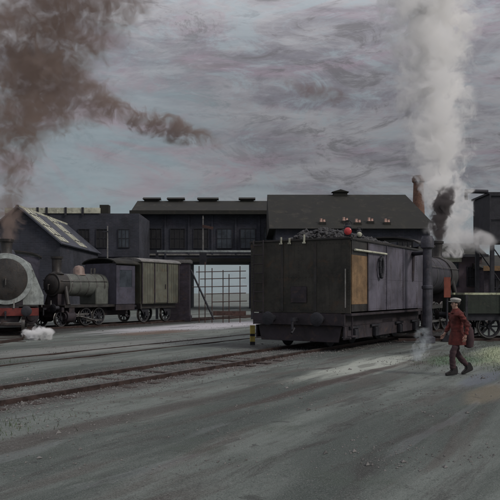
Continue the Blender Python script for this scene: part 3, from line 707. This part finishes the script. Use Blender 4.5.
def water_tower():
    p = P(500, 0, 44)
    t = thing('water_tower', 'black iron water tank on tall legs at the right edge', 'water tower', (p.x, 44, 0))
    MB().bb(-1.2, 2.4, -1.6, 1.6, 5.1, 8.0).build('tank', M['dark_iron'], t, bevel=.03)
    b = MB()
    for x in (-1.2, -.3, .6, 1.5, 2.36): b.bb(x-.04, x+.04, -1.68, -1.602, 5.1, 8.0)
    for z in (5.15, 6.5, 7.95): b.bb(-1.25, 2.45, -1.69, -1.683, z-.05, z+.05)
    b.build('tank_rib', M['dark_iron'], t)
    for x in (-1.0, 2.2):
        for y in (-1.4, 1.4): MB().bb(x-.11, x+.11, y-.11, y+.11, 0, 5.097).build('leg', M['dark_iron'], t)
    for y in (-1.4, 1.4): MB().cyl((-1, y, .3), (2.2, y, 4.8), .04, seg=8).cyl((2.2, y, .3), (-1, y, 4.8), .04, seg=8).build('brace', M['dark_iron'], t)
    MB().cyl((-1.2, -1.2, 6.9+1.3), (-2.6, -1.2, 6.9+1.35), .13).cyl((-2.55, -1.2, 8.3), (-2.55, -1.2, 7.7), .10).build('spout', M['dark_iron'], t)
    MB().bb(-1.3, 2.5, -1.7, 1.7, 8.003, 8.12).build('lid', M['dark_iron'], t)
water_tower()
def brick_pier():
    p0, p1 = P(171, 0, 47), P(190, 0, 47)
    t = thing('brick_pier', 'tall purple brown brick pier between the van and the pale opening', 'pier', ((p0.x+p1.x)/2, 47, 0))
    w = (p1.x-p0.x)/2
    MB().bb(-w, w, -.6, .6, 0, 3.9).build('shaft', M['purplebrick'], t, bevel=.03)
    MB().bb(-w-.12, w+.12, -.72, .72, 3.903, 4.15).build('cap', M['greyiron'], t, bevel=.03)
    MB().bb(-w-.08, w+.08, -.68, .68, 0, .35).build('plinth', M['purplebrick'], t)
brick_pier()

# ------------------------------------------------------------ yard furniture
def gantry():
    Y = 50; a, b = P(157, 251, Y), P(252, 251, Y); m = P(203, 0, Y).x
    t = thing('signal_gantry', 'thin grey signal gantry spanning above the pale opening, one slender mast on it', 'signal gantry', (0, Y, 0))
    MB().bb(a.x, b.x, -.07, .07, a.z-.09, a.z+.05).build('beam', M['pale'], t)
    for x in (a.x, b.x): MB().bb(x-.09, x+.09, -.09, .09, 0, a.z-.093).build('post', M['dark_iron'], t)
    zt = P(0, 219, Y).z
    MB().cyl((m, 0, a.z+.052), (m, 0, zt), .06, .04, 10).cyl((m, 0, zt), (m, 0, zt+.25), .07, .01, 10).build('mast', M['greyiron'], t)
    MB().box((m+.35, -.08, zt-.6), (.8, .03, .2), Matrix.Rotation(R(12), 3, 'Y')).build('signal_arm', M['rust'], t)
    MB().bb(m-.25, m+.25, -.12, .12, a.z-1.0, a.z-.093).build('bracket', M['dark_iron'], t)
gantry()
def railings():
    Y = 44
    t = thing('iron_framework', 'rusty iron framework of rails and uprights standing in the pale opening', 'iron railing', (0, Y, 0))
    def X(px): return P(px, 0, Y).x
    def Z(py): return P(0, py, Y).z
    i = 0
    for py, x0, x1 in ((272, 196, 246), (279, 200, 246), (287, 192, 247), (294, 206, 246), (302, 212, 247)):
        MB().cyl((X(x0), 0, Z(py)), (X(x1), 0, Z(py-1)), .027, seg=8).build('cross_rail', M['rust'], t)
    for px, py in ((199, 266), (205, 262), (212, 268), (223, 270), (229, 274), (240, 266)):
        MB().cyl((X(px), .07, 0), (X(px), .07, Z(py)), .03, seg=8).build('upright', M['rust'], t)
    MB().cyl((X(191), -.08, Z(270)), (X(214), -.08, .2), .06, seg=8).build('diagonal_strut', M['dark_iron'], t)
    MB().bb(X(213), X(246), -.1, -.04, .45, .75).build('kick_board', M['rust'], t)
railings()
def marker():
    p = G(252.5, 345)
    t = thing('marker_post', 'short yellow and black marker post at the left corner of the tender', 'marker post', (p.x, p.y, 0), R(10))
    for k, (z0, z1, m) in enumerate(((0, .14, 'dark_iron'), (.141, .36, 'yellow'), (.361, .46, 'dark_iron'), (.461, .80, 'yellow'))):
        MB().bb(-.085, .085, -.06, .06, z0*.9, z1*.9).build('band' if k else 'foot', M[m], t)
marker()
def target_board():
    p = P(447, 0, 27)
    t = thing('points_indicator', 'narrow orange red board on a dark post, left of the person in red', 'signal', (p.x, 27, 0), R(-8))
    MB().cyl((0, 0, 0), (0, 0, 1.95), .045, seg=10).build('post', M['dark_iron'], t)
    MB().bb(-.13, .13, -.075, -.05, 1.72, 2.52).build('board', M['orange'], t, bevel=.01)
    MB().box((0, 0, .12), (.4, .3, .24)).cyl((.1, -.1, .2), (.5, -.25, .75), .025, seg=8).build('lever_box', M['dark_iron'], t)
target_board()
def lamp_pole():
    p = P(107.5, 0, 62)
    t = thing('telegraph_pole', 'thin grey pole standing before the blue black workshop', 'pole', (p.x, 62, 0))
    MB().cyl((0, 0, 0), (0, 0, P(0, 226, 62).z), .08, .05, 10).build('pole', M['greyiron'], t)
    MB().bb(-.5, .5, -.09, -.055, P(0, 232, 62).z, P(0, 231, 62).z).build('crossarm', M['dark_iron'], t)
lamp_pole()
def water_column():
    p = P(424, 0, 26.6)
    t = thing('water_crane', 'dark iron water crane column standing beside the locomotive cab', 'water crane', (p.x+.05, p.y-.3, 0))
    z = P(0, 236, 26.3).z
    MB().lathe((0, 0, 0), (0, 0, 1), [(0, .30), (.2, .30), (.26, .19), (z*.5, .18), (z*.5+.03, .215), (z*.5+.12, .215), (z*.5+.15, .175), (z-.5, .165), (z-.45, .25), (z-.12, .25), (z-.08, .22), (z, .20)], 18).build('column', M['crane'], t, smooth=True)
    MB().cyl((0, 0, z-.62), (-.3, 1.1, z-.62), .09).build('arm', M['dark_iron'], t, smooth=True)
    MB().cyl((-.3, 1.1, z-.60), (-.32, 1.12, z-1.7), .10, .08).build('hose', M['frame'], t, smooth=True)
water_column()

# ------------------------------------------------------------ loose stones
def stones():
    mb = MB(); b = mb.b
    for k in range(16000):
        y = 5+38*random.random()**1.6; x = random.uniform(-.42, .42)*y*1.0
        r = random.uniform(.005, .016)*(1+.03*y)
        d = abs((Vector((x, y, 0))-O1).dot(V))
        if d > 2 and random.random() < .15: continue
        if noise.noise(Vector((x*.55, y*.55, 3))) < random.uniform(-.1, .45) and d > 1.6: continue
        if random.random() < .03: r *= 2.2
        c = Vector((x, y, hgt(x, y)+r*.2))
        vs = [b.verts.new(c+Vector(q)*r*random.uniform(.7, 1.25)) for q in ((1, 0, 0), (-.5, .9, 0), (-.5, -.9, 0), (.1, .1, .8), (0, 0, -.8))]
        for f in ((0, 1, 3), (1, 2, 3), (2, 0, 3), (1, 0, 4), (2, 1, 4), (0, 2, 4)): b.faces.new([vs[i] for i in f])
    for k in range(12000):
        q = O1+U*random.uniform(-17, 3)+V*random.gauss(0, .95); x, y = q.x, q.y
        if y < 5: continue
        r = random.uniform(.008, .026); c = Vector((x, y, hgt(x, y)+r*.25))
        vs = [b.verts.new(c+Vector(w)*r*random.uniform(.6, 1.25)) for w in ((1, 0, 0), (0, 1, 0), (-1, 0, 0), (0, -1, 0), (.1, .1, .8))]
        for f in ((0, 1, 4), (1, 2, 4), (2, 3, 4), (3, 0, 4)): b.faces.new([vs[i] for i in f])
    o = mb.build('loose_stones', mat('grey_stones', (.15, .145, .14), .85, 0, .5, 3, .3, 30, grime=(.07, .06, .055)))
    tag(o, kind='stuff', label='loose cinders and stones scattered over the yard ground', cat='stones')
    # weeds
    mb = MB(); b = mb.b
    for cx, cy, rad, n in ((5.8, 19.6, 1.2, 900), (7.6, 21.5, 1.3, 700), (-3.6, 9.5, .7, 260), (9, 24.5, 1.2, 500), (6.6, 17.2, .6, 260), (-7, 18.5, .8, 200)):
        for k in range(n):
            q = Vector((random.gauss(0, rad*.9), random.gauss(0, rad*.6), 0)); q = U*q.x+V*q.y
            x, y = cx+q.x, cy+q.y; h = random.uniform(.03, .10); a = random.uniform(0, 6.28); z = hgt(x, y)-.01
            w = .007; dx, dy = math.cos(a)*w, math.sin(a)*w; lx, ly = random.uniform(-.05, .05), random.uniform(-.05, .05)
            v = [b.verts.new(c) for c in ((x-dx, y-dy, z), (x+dx, y+dy, z), (x+lx, y+ly, z+h))]; b.faces.new(v)
    o = mb.build('weeds', mat('weed_green', (.07, .095, .05), .8, 0, .3, 2, 0, 10))
    tag(o, kind='stuff', label='thin green weeds growing on the yard ground by the person', cat='weeds')
stones()

# ------------------------------------------------------------ person
def skin_obj(name, verts, edges, radii, m, parent=None, roots=(0,), sub=2):
    me = bpy.data.meshes.new(name); me.from_pydata(verts, edges, []); me.materials.append(m)
    o = bpy.data.objects.new(name, me); COL.objects.link(o)
    md = o.modifiers.new('skin', 'SKIN'); md.use_smooth_shade = True
    for i, r in enumerate(radii):
        rr = r if isinstance(r, tuple) else (r, r); me.skin_vertices[0].data[i].radius = rr
    for r in roots: me.skin_vertices[0].data[r].use_root = True
    s = o.modifiers.new('sub', 'SUBSURF'); s.levels = sub; s.render_levels = sub
    dg = bpy.context.evaluated_depsgraph_get(); dg.update()
    ev = o.evaluated_get(dg); nm = bpy.data.meshes.new_from_object(ev)
    o.modifiers.clear(); o.data = nm
    for p in nm.polygons: p.use_smooth = True
    if parent: o.parent = parent
    return o
def person(loc, rz):
    # local +x is the walking direction
    Vv = []; E = []; Rr = []; roots = []
    def add(p, r, prev=None):
        Vv.append(p); Rr.append(r)
        if prev is not None: E.append((prev, len(Vv)-1))
        return len(Vv)-1
    pel = add((0, 0, .96), .11); roots.append(pel)
    wa = add((.01, 0, 1.12), .09, pel); chv = add((.02, 0, 1.32), .105, wa); sh = add((.03, 0, 1.41), .075, chv)
    nk = add((.045, 0, 1.53), .055, sh); jw = add((.075, 0, 1.59), .072, nk); hd = add((.065, 0, 1.65), .088, jw); tp = add((.06, 0, 1.70), .08, hd)
    legs = []
    for s, hip, kn, an, he, to in ((1, (0, .09, .90), (.17, .10, .50), (.16, .10, .10), (.13, .10, .06), (.31, .11, .045)),
                                   (-1, (-.01, -.09, .90), (-.02, -.10, .50), (-.30, -.10, .17), (-.34, -.10, .11), (-.19, -.11, .045))):
        h = add(hip, .068, pel); k = add(kn, .05, h); a = add(an, .034, k); f = add(tuple(Vector(he).lerp(Vector(to), .45)), .02, a); legs.append((hip, kn, an, he, to))
    arms = []
    for s, el, wr in ((1, (-.12, .27, 1.16), (-.08, .26, .93)), (-1, (.06, -.27, 1.16), (.20, -.25, .95))):
        a = add((.02, s*.18, 1.39), .04, sh); e = add(el, .042, a); w = add(wr, .028, e)
        d = (Vector(wr)-Vector(el)).normalized()
        pm = add(tuple(Vector(wr)+d*.07), (.036, .02), w); arms.append((s, el, wr))
        base = Vector(wr)+d*.07
        fw = Vector((1, 0, .1))
        for q, ln in ((-.027, .062), (-.009, .072), (.009, .068), (.027, .052)):
            f0 = add(tuple(base+fw*q), .009); roots.append(f0)
            f1 = add(tuple(base+fw*q+d*.04), .0085, f0); f2 = add(tuple(base+fw*q+d*(.04+ln*.5)+Vector((.012, -s*.012, 0))), .008, f1)
            add(tuple(base+fw*q+d*(.03+ln*.8)+Vector((.026, -s*.026, 0))), .007, f2)
        th0 = add(tuple(Vector(wr)+d*.03+fw*.025), .011); roots.append(th0); th1 = add(tuple(Vector(wr)+d*.065+fw*.052), .010, th0); add(tuple(Vector(wr)+d*.10+fw*.058), .008, th1)
    o = skin_obj('person', Vv, E, Rr, M['skin'], roots=roots)
    o.location = loc; o.rotation_euler = (0, 0, rz)
    tag(o, 'person in a red coat and off white cap walking across the pale ground', 'person')
    # face details: nose, ears and eyes sit on the head
    MB().ball((.150, 0, 1.632), .016, (1, .8, 1.3)).build('nose', M['skin'], o, smooth=True)
    for s in (-1, 1):
        MB().ball((.06, s*.088, 1.635), .026, (.7, .35, 1.1)).build('ear', M['skin'], o, smooth=True)
        MB().ball((.136, s*.032, 1.655), .011).build('eye', M['boot'], o, smooth=True)
    MB().ball((.138, 0, 1.592), .017, (.4, 1.2, .3)).build('mouth', M['coat'], o, smooth=True)
    # coat
    Vc = [(0, 0, .80), (0, 0, .98), (.01, 0, 1.14), (.02, 0, 1.32), (.03, 0, 1.44), (.04, 0, 1.50)]; Rc = [.165, .16, .145, .165, .15, .085]
    Ec = [(i, i+1) for i in range(5)]
    for s, el, wr in arms:
        i = len(Vc); w2 = Vector(el).lerp(Vector(wr), .93)
        Vc += [(.02, s*.205, 1.415), el, tuple(w2)]; Rc += [.075, .058, .046]; Ec += [(4, i), (i, i+1), (i+1, i+2)]
    ct = skin_obj('coat', Vc, Ec, Rc, M['coat'], o, roots=(0,), sub=3)
    for v in ct.data.vertices:
        k = noise.noise(Vector((v.co.x*9, v.co.y*9, v.co.z*22)))*.022+noise.noise(v.co*14)*.012
        v.co += v.normal*k
    MB().lathe((0.005, 0, .70), (0, 0, 1), [(0, .14), (0, .20), (.03, .205), (.14, .195), (.30, .155), (.30, .1)], 32).build('coat_skirt', M['coat'], o, smooth=True)
    MB().lathe((.035, 0, 1.46), (.15, 0, 1), [(0, .13), (.03, .105), (.06, .086), (.085, .078), (.09, .062)], 20).build('collar', M['coat'], o, smooth=True)
    # trousers
    Vt = [(0, 0, .92)]; Rt = [.105]; Et = []
    for hip, kn, an, he, to in legs:
        i = len(Vt); a2 = Vector(kn).lerp(Vector(an), .96)
        Vt += [hip, kn, tuple(a2)]; Rt += [.082, .078, .072]; Et += [(0, i), (i, i+1), (i+1, i+2)]
    tr = skin_obj('trousers', Vt, Et, Rt, M['trousers'], o, roots=(0,), sub=3)
    for v in tr.data.vertices: v.co += v.normal*noise.noise(Vector((v.co.x*8, v.co.y*8, v.co.z*20)))*.018
    for hip, kn, an, he, to in legs:
        h3, t3 = Vector(he), Vector(to); fx = (t3-h3).normalized(); up = Vector((-fx.z, 0, fx.x)).normalized()
        prof = ((-.075, -.045), (-.085, .03), (-.075, .16), (.055, .16), (.07, .06), (.15, .03), (.215, .005), (.22, -.045))
        MB().prism([((h3+fx*a+up*b).x, (h3+fx*a+up*b).z) for a, b in prof], h3.y-.052, h3.y+.052, 'y').build('boot', M['boot'], o, bevel=.018, smooth=True)
    MB().ball((.030, 0, 1.672), .096, (1.0, 1.0, .95)).build('hair', M['hair'], o, smooth=True)
    cap = MB().lathe((.05, 0, 1.69), (-.08, 0, 1), [(0, .095), (.02, .108), (.055, .125), (.085, .115), (.10, .06), (.105, .01)], 26).build('cap', M['cap'], o, smooth=True)
    MB().prism([(.10, -.07), (.20, -.045), (.215, 0), (.20, .045), (.10, .07)], 1.70, 1.715, 'z').build('peak', M['cap'], cap)
    return o
pp = G(457.5, 374.5)
person((pp.x, pp.y, -.005), R(188))
bag = thing('shoulder_bag', 'dark sack hanging at the far side of the person in red', 'bag', (pp.x+.26, pp.y-.02, .62), R(8))
MB().lathe((0, 0, 0), (0, 0, 1), [(0, .03), (.03, .10), (.2, .12), (.42, .10), (.50, .05), (.56, .06)], 18).build('sack', M['trousers'], bag, smooth=True)
MB().cyl((0, 0, .54), (-.12, .0, .84), .018, seg=8).build('strap', M['boot'], bag)

# ------------------------------------------------------------ smoke and steam (volumes)
def smoke_mat(name, col, dens, kind, p):
    m = bpy.data.materials.new(name); m.use_nodes = True; m.node_tree.nodes.clear(); t = NT(m.node_tree)
    co = t.new('ShaderNodeTexCoord').outputs['Object']
    sep = t.new('ShaderNodeSeparateXYZ', {0: co}); x, y, z = sep.outputs
    if kind == 'plume':
        zz = t.m('MULTIPLY', z, z)
        cx = t.m('ADD', t.m('MULTIPLY', z, p['ax']), t.m('MULTIPLY', zz, p['bx']))
        dx = t.m('SUBTRACT', x, cx)
        r = t.m('ADD', p['r0'], t.m('MULTIPLY', t.m('POWER', t.m('MAXIMUM', z, 0.001), p['pw']), p['k']))
        d = t.m('DIVIDE', t.m('SQRT', t.m('ADD', t.m('MULTIPLY', dx, dx), t.m('MULTIPLY', y, y))), r)
        nv = co; env = t.m('MULTIPLY', t.rng(z, 0., .4), t.rng(z, p['h'], p['h']*.8))
    else:
        d = t.vm('LENGTH', co); nv = t.vm('MULTIPLY', co, tuple(p['s'])); env = 1.0
    n = t.noise(nv, p.get('ns', .8), 5, .62, p.get('dist', .6)); 
    nb = t.noise(t.vm('ADD', nv, (5., 3., 9.)), p.get('ns', .8)*.35, 2, .5)
    v = t.m('SUBTRACT', 1.0-p.get('cut', .25), d)
    v = t.m('ADD', v, t.m('MULTIPLY', t.m('SUBTRACT', n, .5), p.get('amp', 2.4)))
    v = t.m('ADD', v, t.m('MULTIPLY', t.m('SUBTRACT', nb, .5), p.get('ampb', 1.4)))
    v = t.m('MULTIPLY', v, p.get('sharp', 1.6), clamp=True)
    edge = t.rng(d, 1.30 if kind == 'plume' else 1.0, .85 if kind == 'plume' else .7)
    dd = t.m('MULTIPLY', t.m('MULTIPLY', v, edge), env)
    dd = t.m('MULTIPLY', dd, dens)
    if kind == 'plume':                              # thins as it spreads
        dd = t.m('DIVIDE', dd, t.m('ADD', .5, t.m('MULTIPLY', r, .5)))
    vol = t.new('ShaderNodeVolumePrincipled', {'Color': tuple(col)+(1,), 'Density': dd, 'Anisotropy': .15})
    t.new('ShaderNodeOutputMaterial', {'Volume': vol.outputs[0]})
    return m
def plume(name, label, cat, loc, col, dens, **p):
    b = MB(); q = b.b; rings = []; n = 22; seg = 20
    for i in range(n+1):
        z = p['h']*i/n; r = 1.3*(p['r0']+p['k']*max(z, .001)**p['pw']); cx = p['ax']*z+p['bx']*z*z
        rings.append([q.verts.new((cx+r*math.cos(2*math.pi*j/seg), r*math.sin(2*math.pi*j/seg), z)) for j in range(seg)])
    for a, c in zip(rings, rings[1:]):
        for j in range(seg): q.faces.new((a[j], a[(j+1) % seg], c[(j+1) % seg], c[j]))
    q.faces.new(rings[0][::-1]); q.faces.new(rings[-1])
    o = b.build(name, smoke_mat(label[:20], col, dens, 'plume', p)); o.location = loc
    return tag(o, label, cat)
def puff(name, label, cat, loc, s, col, dens, rot=0., **p):
    b = MB(); b.ball((0, 0, 0), 1.0, (1, 1, 1), 3)
    p['s'] = s
    o = b.build(name, smoke_mat(label[:20], col, dens, 'puff', p), smooth=True); o.location = loc; o.scale = s; o.rotation_euler = (0, rot, 0)
    return tag(o, label, cat, 'drifting smoke in the sky' if name == 'drifting_smoke' else None)
SL = NL-FL*1.15
plume('brown_smoke', 'thick brown smoke rising from the left locomotive into the upper left sky', 'smoke', (SL.x, SL.y, 4.1), (.44, .35, .31), 3.6,
      ax=.02, bx=.018, r0=.42, k=.32, pw=.95, h=16, ns=1.05, amp=5.6, ampb=2.0, cut=.22, sharp=2.2, dist=1.2)
puff('drifting_smoke', 'warm brown smoke bank hanging high over the left locomotive', 'smoke', P(72, 92, 36), (3.4, 1.8, 2.3), (.45, .36, .32), 1.4, R(20), ns=1.1, amp=5.6, cut=.38, sharp=2.2, dist=1.4)
puff('drifting_smoke', 'dark brown streak of smoke drifting across the sky left of the middle', 'smoke', P(150, 122, 40), (5.0, 1.5, 1.0), (.42, .34, .31), 2.2, R(18), ns=1.0, amp=5.2, cut=.32, sharp=2.4, dist=1.4)
puff('drifting_smoke', 'small reddish brown wisp of smoke near the top middle of the sky', 'smoke', P(318, 92, 42), (2.6, 1.1, .7), (.50, .38, .36), .9, R(18), ns=1.2, amp=5.0, cut=.3, sharp=2.4)
ST = O1+U*(8.35+9.3-.45-1.35/2)
plume('white_steam', 'tall white steam plume rising behind the large locomotive', 'steam', (ST.x+1.9, ST.y+3, 3.9), (1., .995, .99), 15.,
      ax=-.19, bx=.006, r0=.55, k=.33, pw=.66, h=18, ns=.9, amp=4.6, ampb=1.4, cut=.12, sharp=2.6, dist=1.0)
plume('dark_smoke', 'short dark wisp of smoke at the chimney of the large locomotive', 'smoke', (ST.x, ST.y, 4.55), (.22, .20, .20), 9.,
      ax=.04, bx=.05, r0=.30, k=.16, pw=.9, h=3.2, ns=1.6, amp=3.6, cut=.1, sharp=2.5)
puff('low_steam', 'low bank of pale steam drifting over the yard office', 'steam', P(462, 238, 42), (2.6, 1.5, .9), (.93, .92, .92), 2.2, R(12), ns=1.0, amp=3.2, cut=.2)
puff('steam_puff', 'small dense white steam puff on the ground below the left locomotive', 'steam', G(38, 339.5)+Vector((0, 0, .22)), (.75, .4, .38), (.98, .98, .98), 40, 0, ns=3.2, amp=4.0, cut=.2, sharp=3., ampb=.5)
puff('steam_wisp', 'faint bluish steam wisp near the ground left of the person in red', 'steam', P(421, 352, 19.5)+Vector((0, 0, .1)), (.34, .3, .75), (.80, .86, .90), 3.2, R(8), ns=4.0, amp=5.0, cut=.3, sharp=2.)
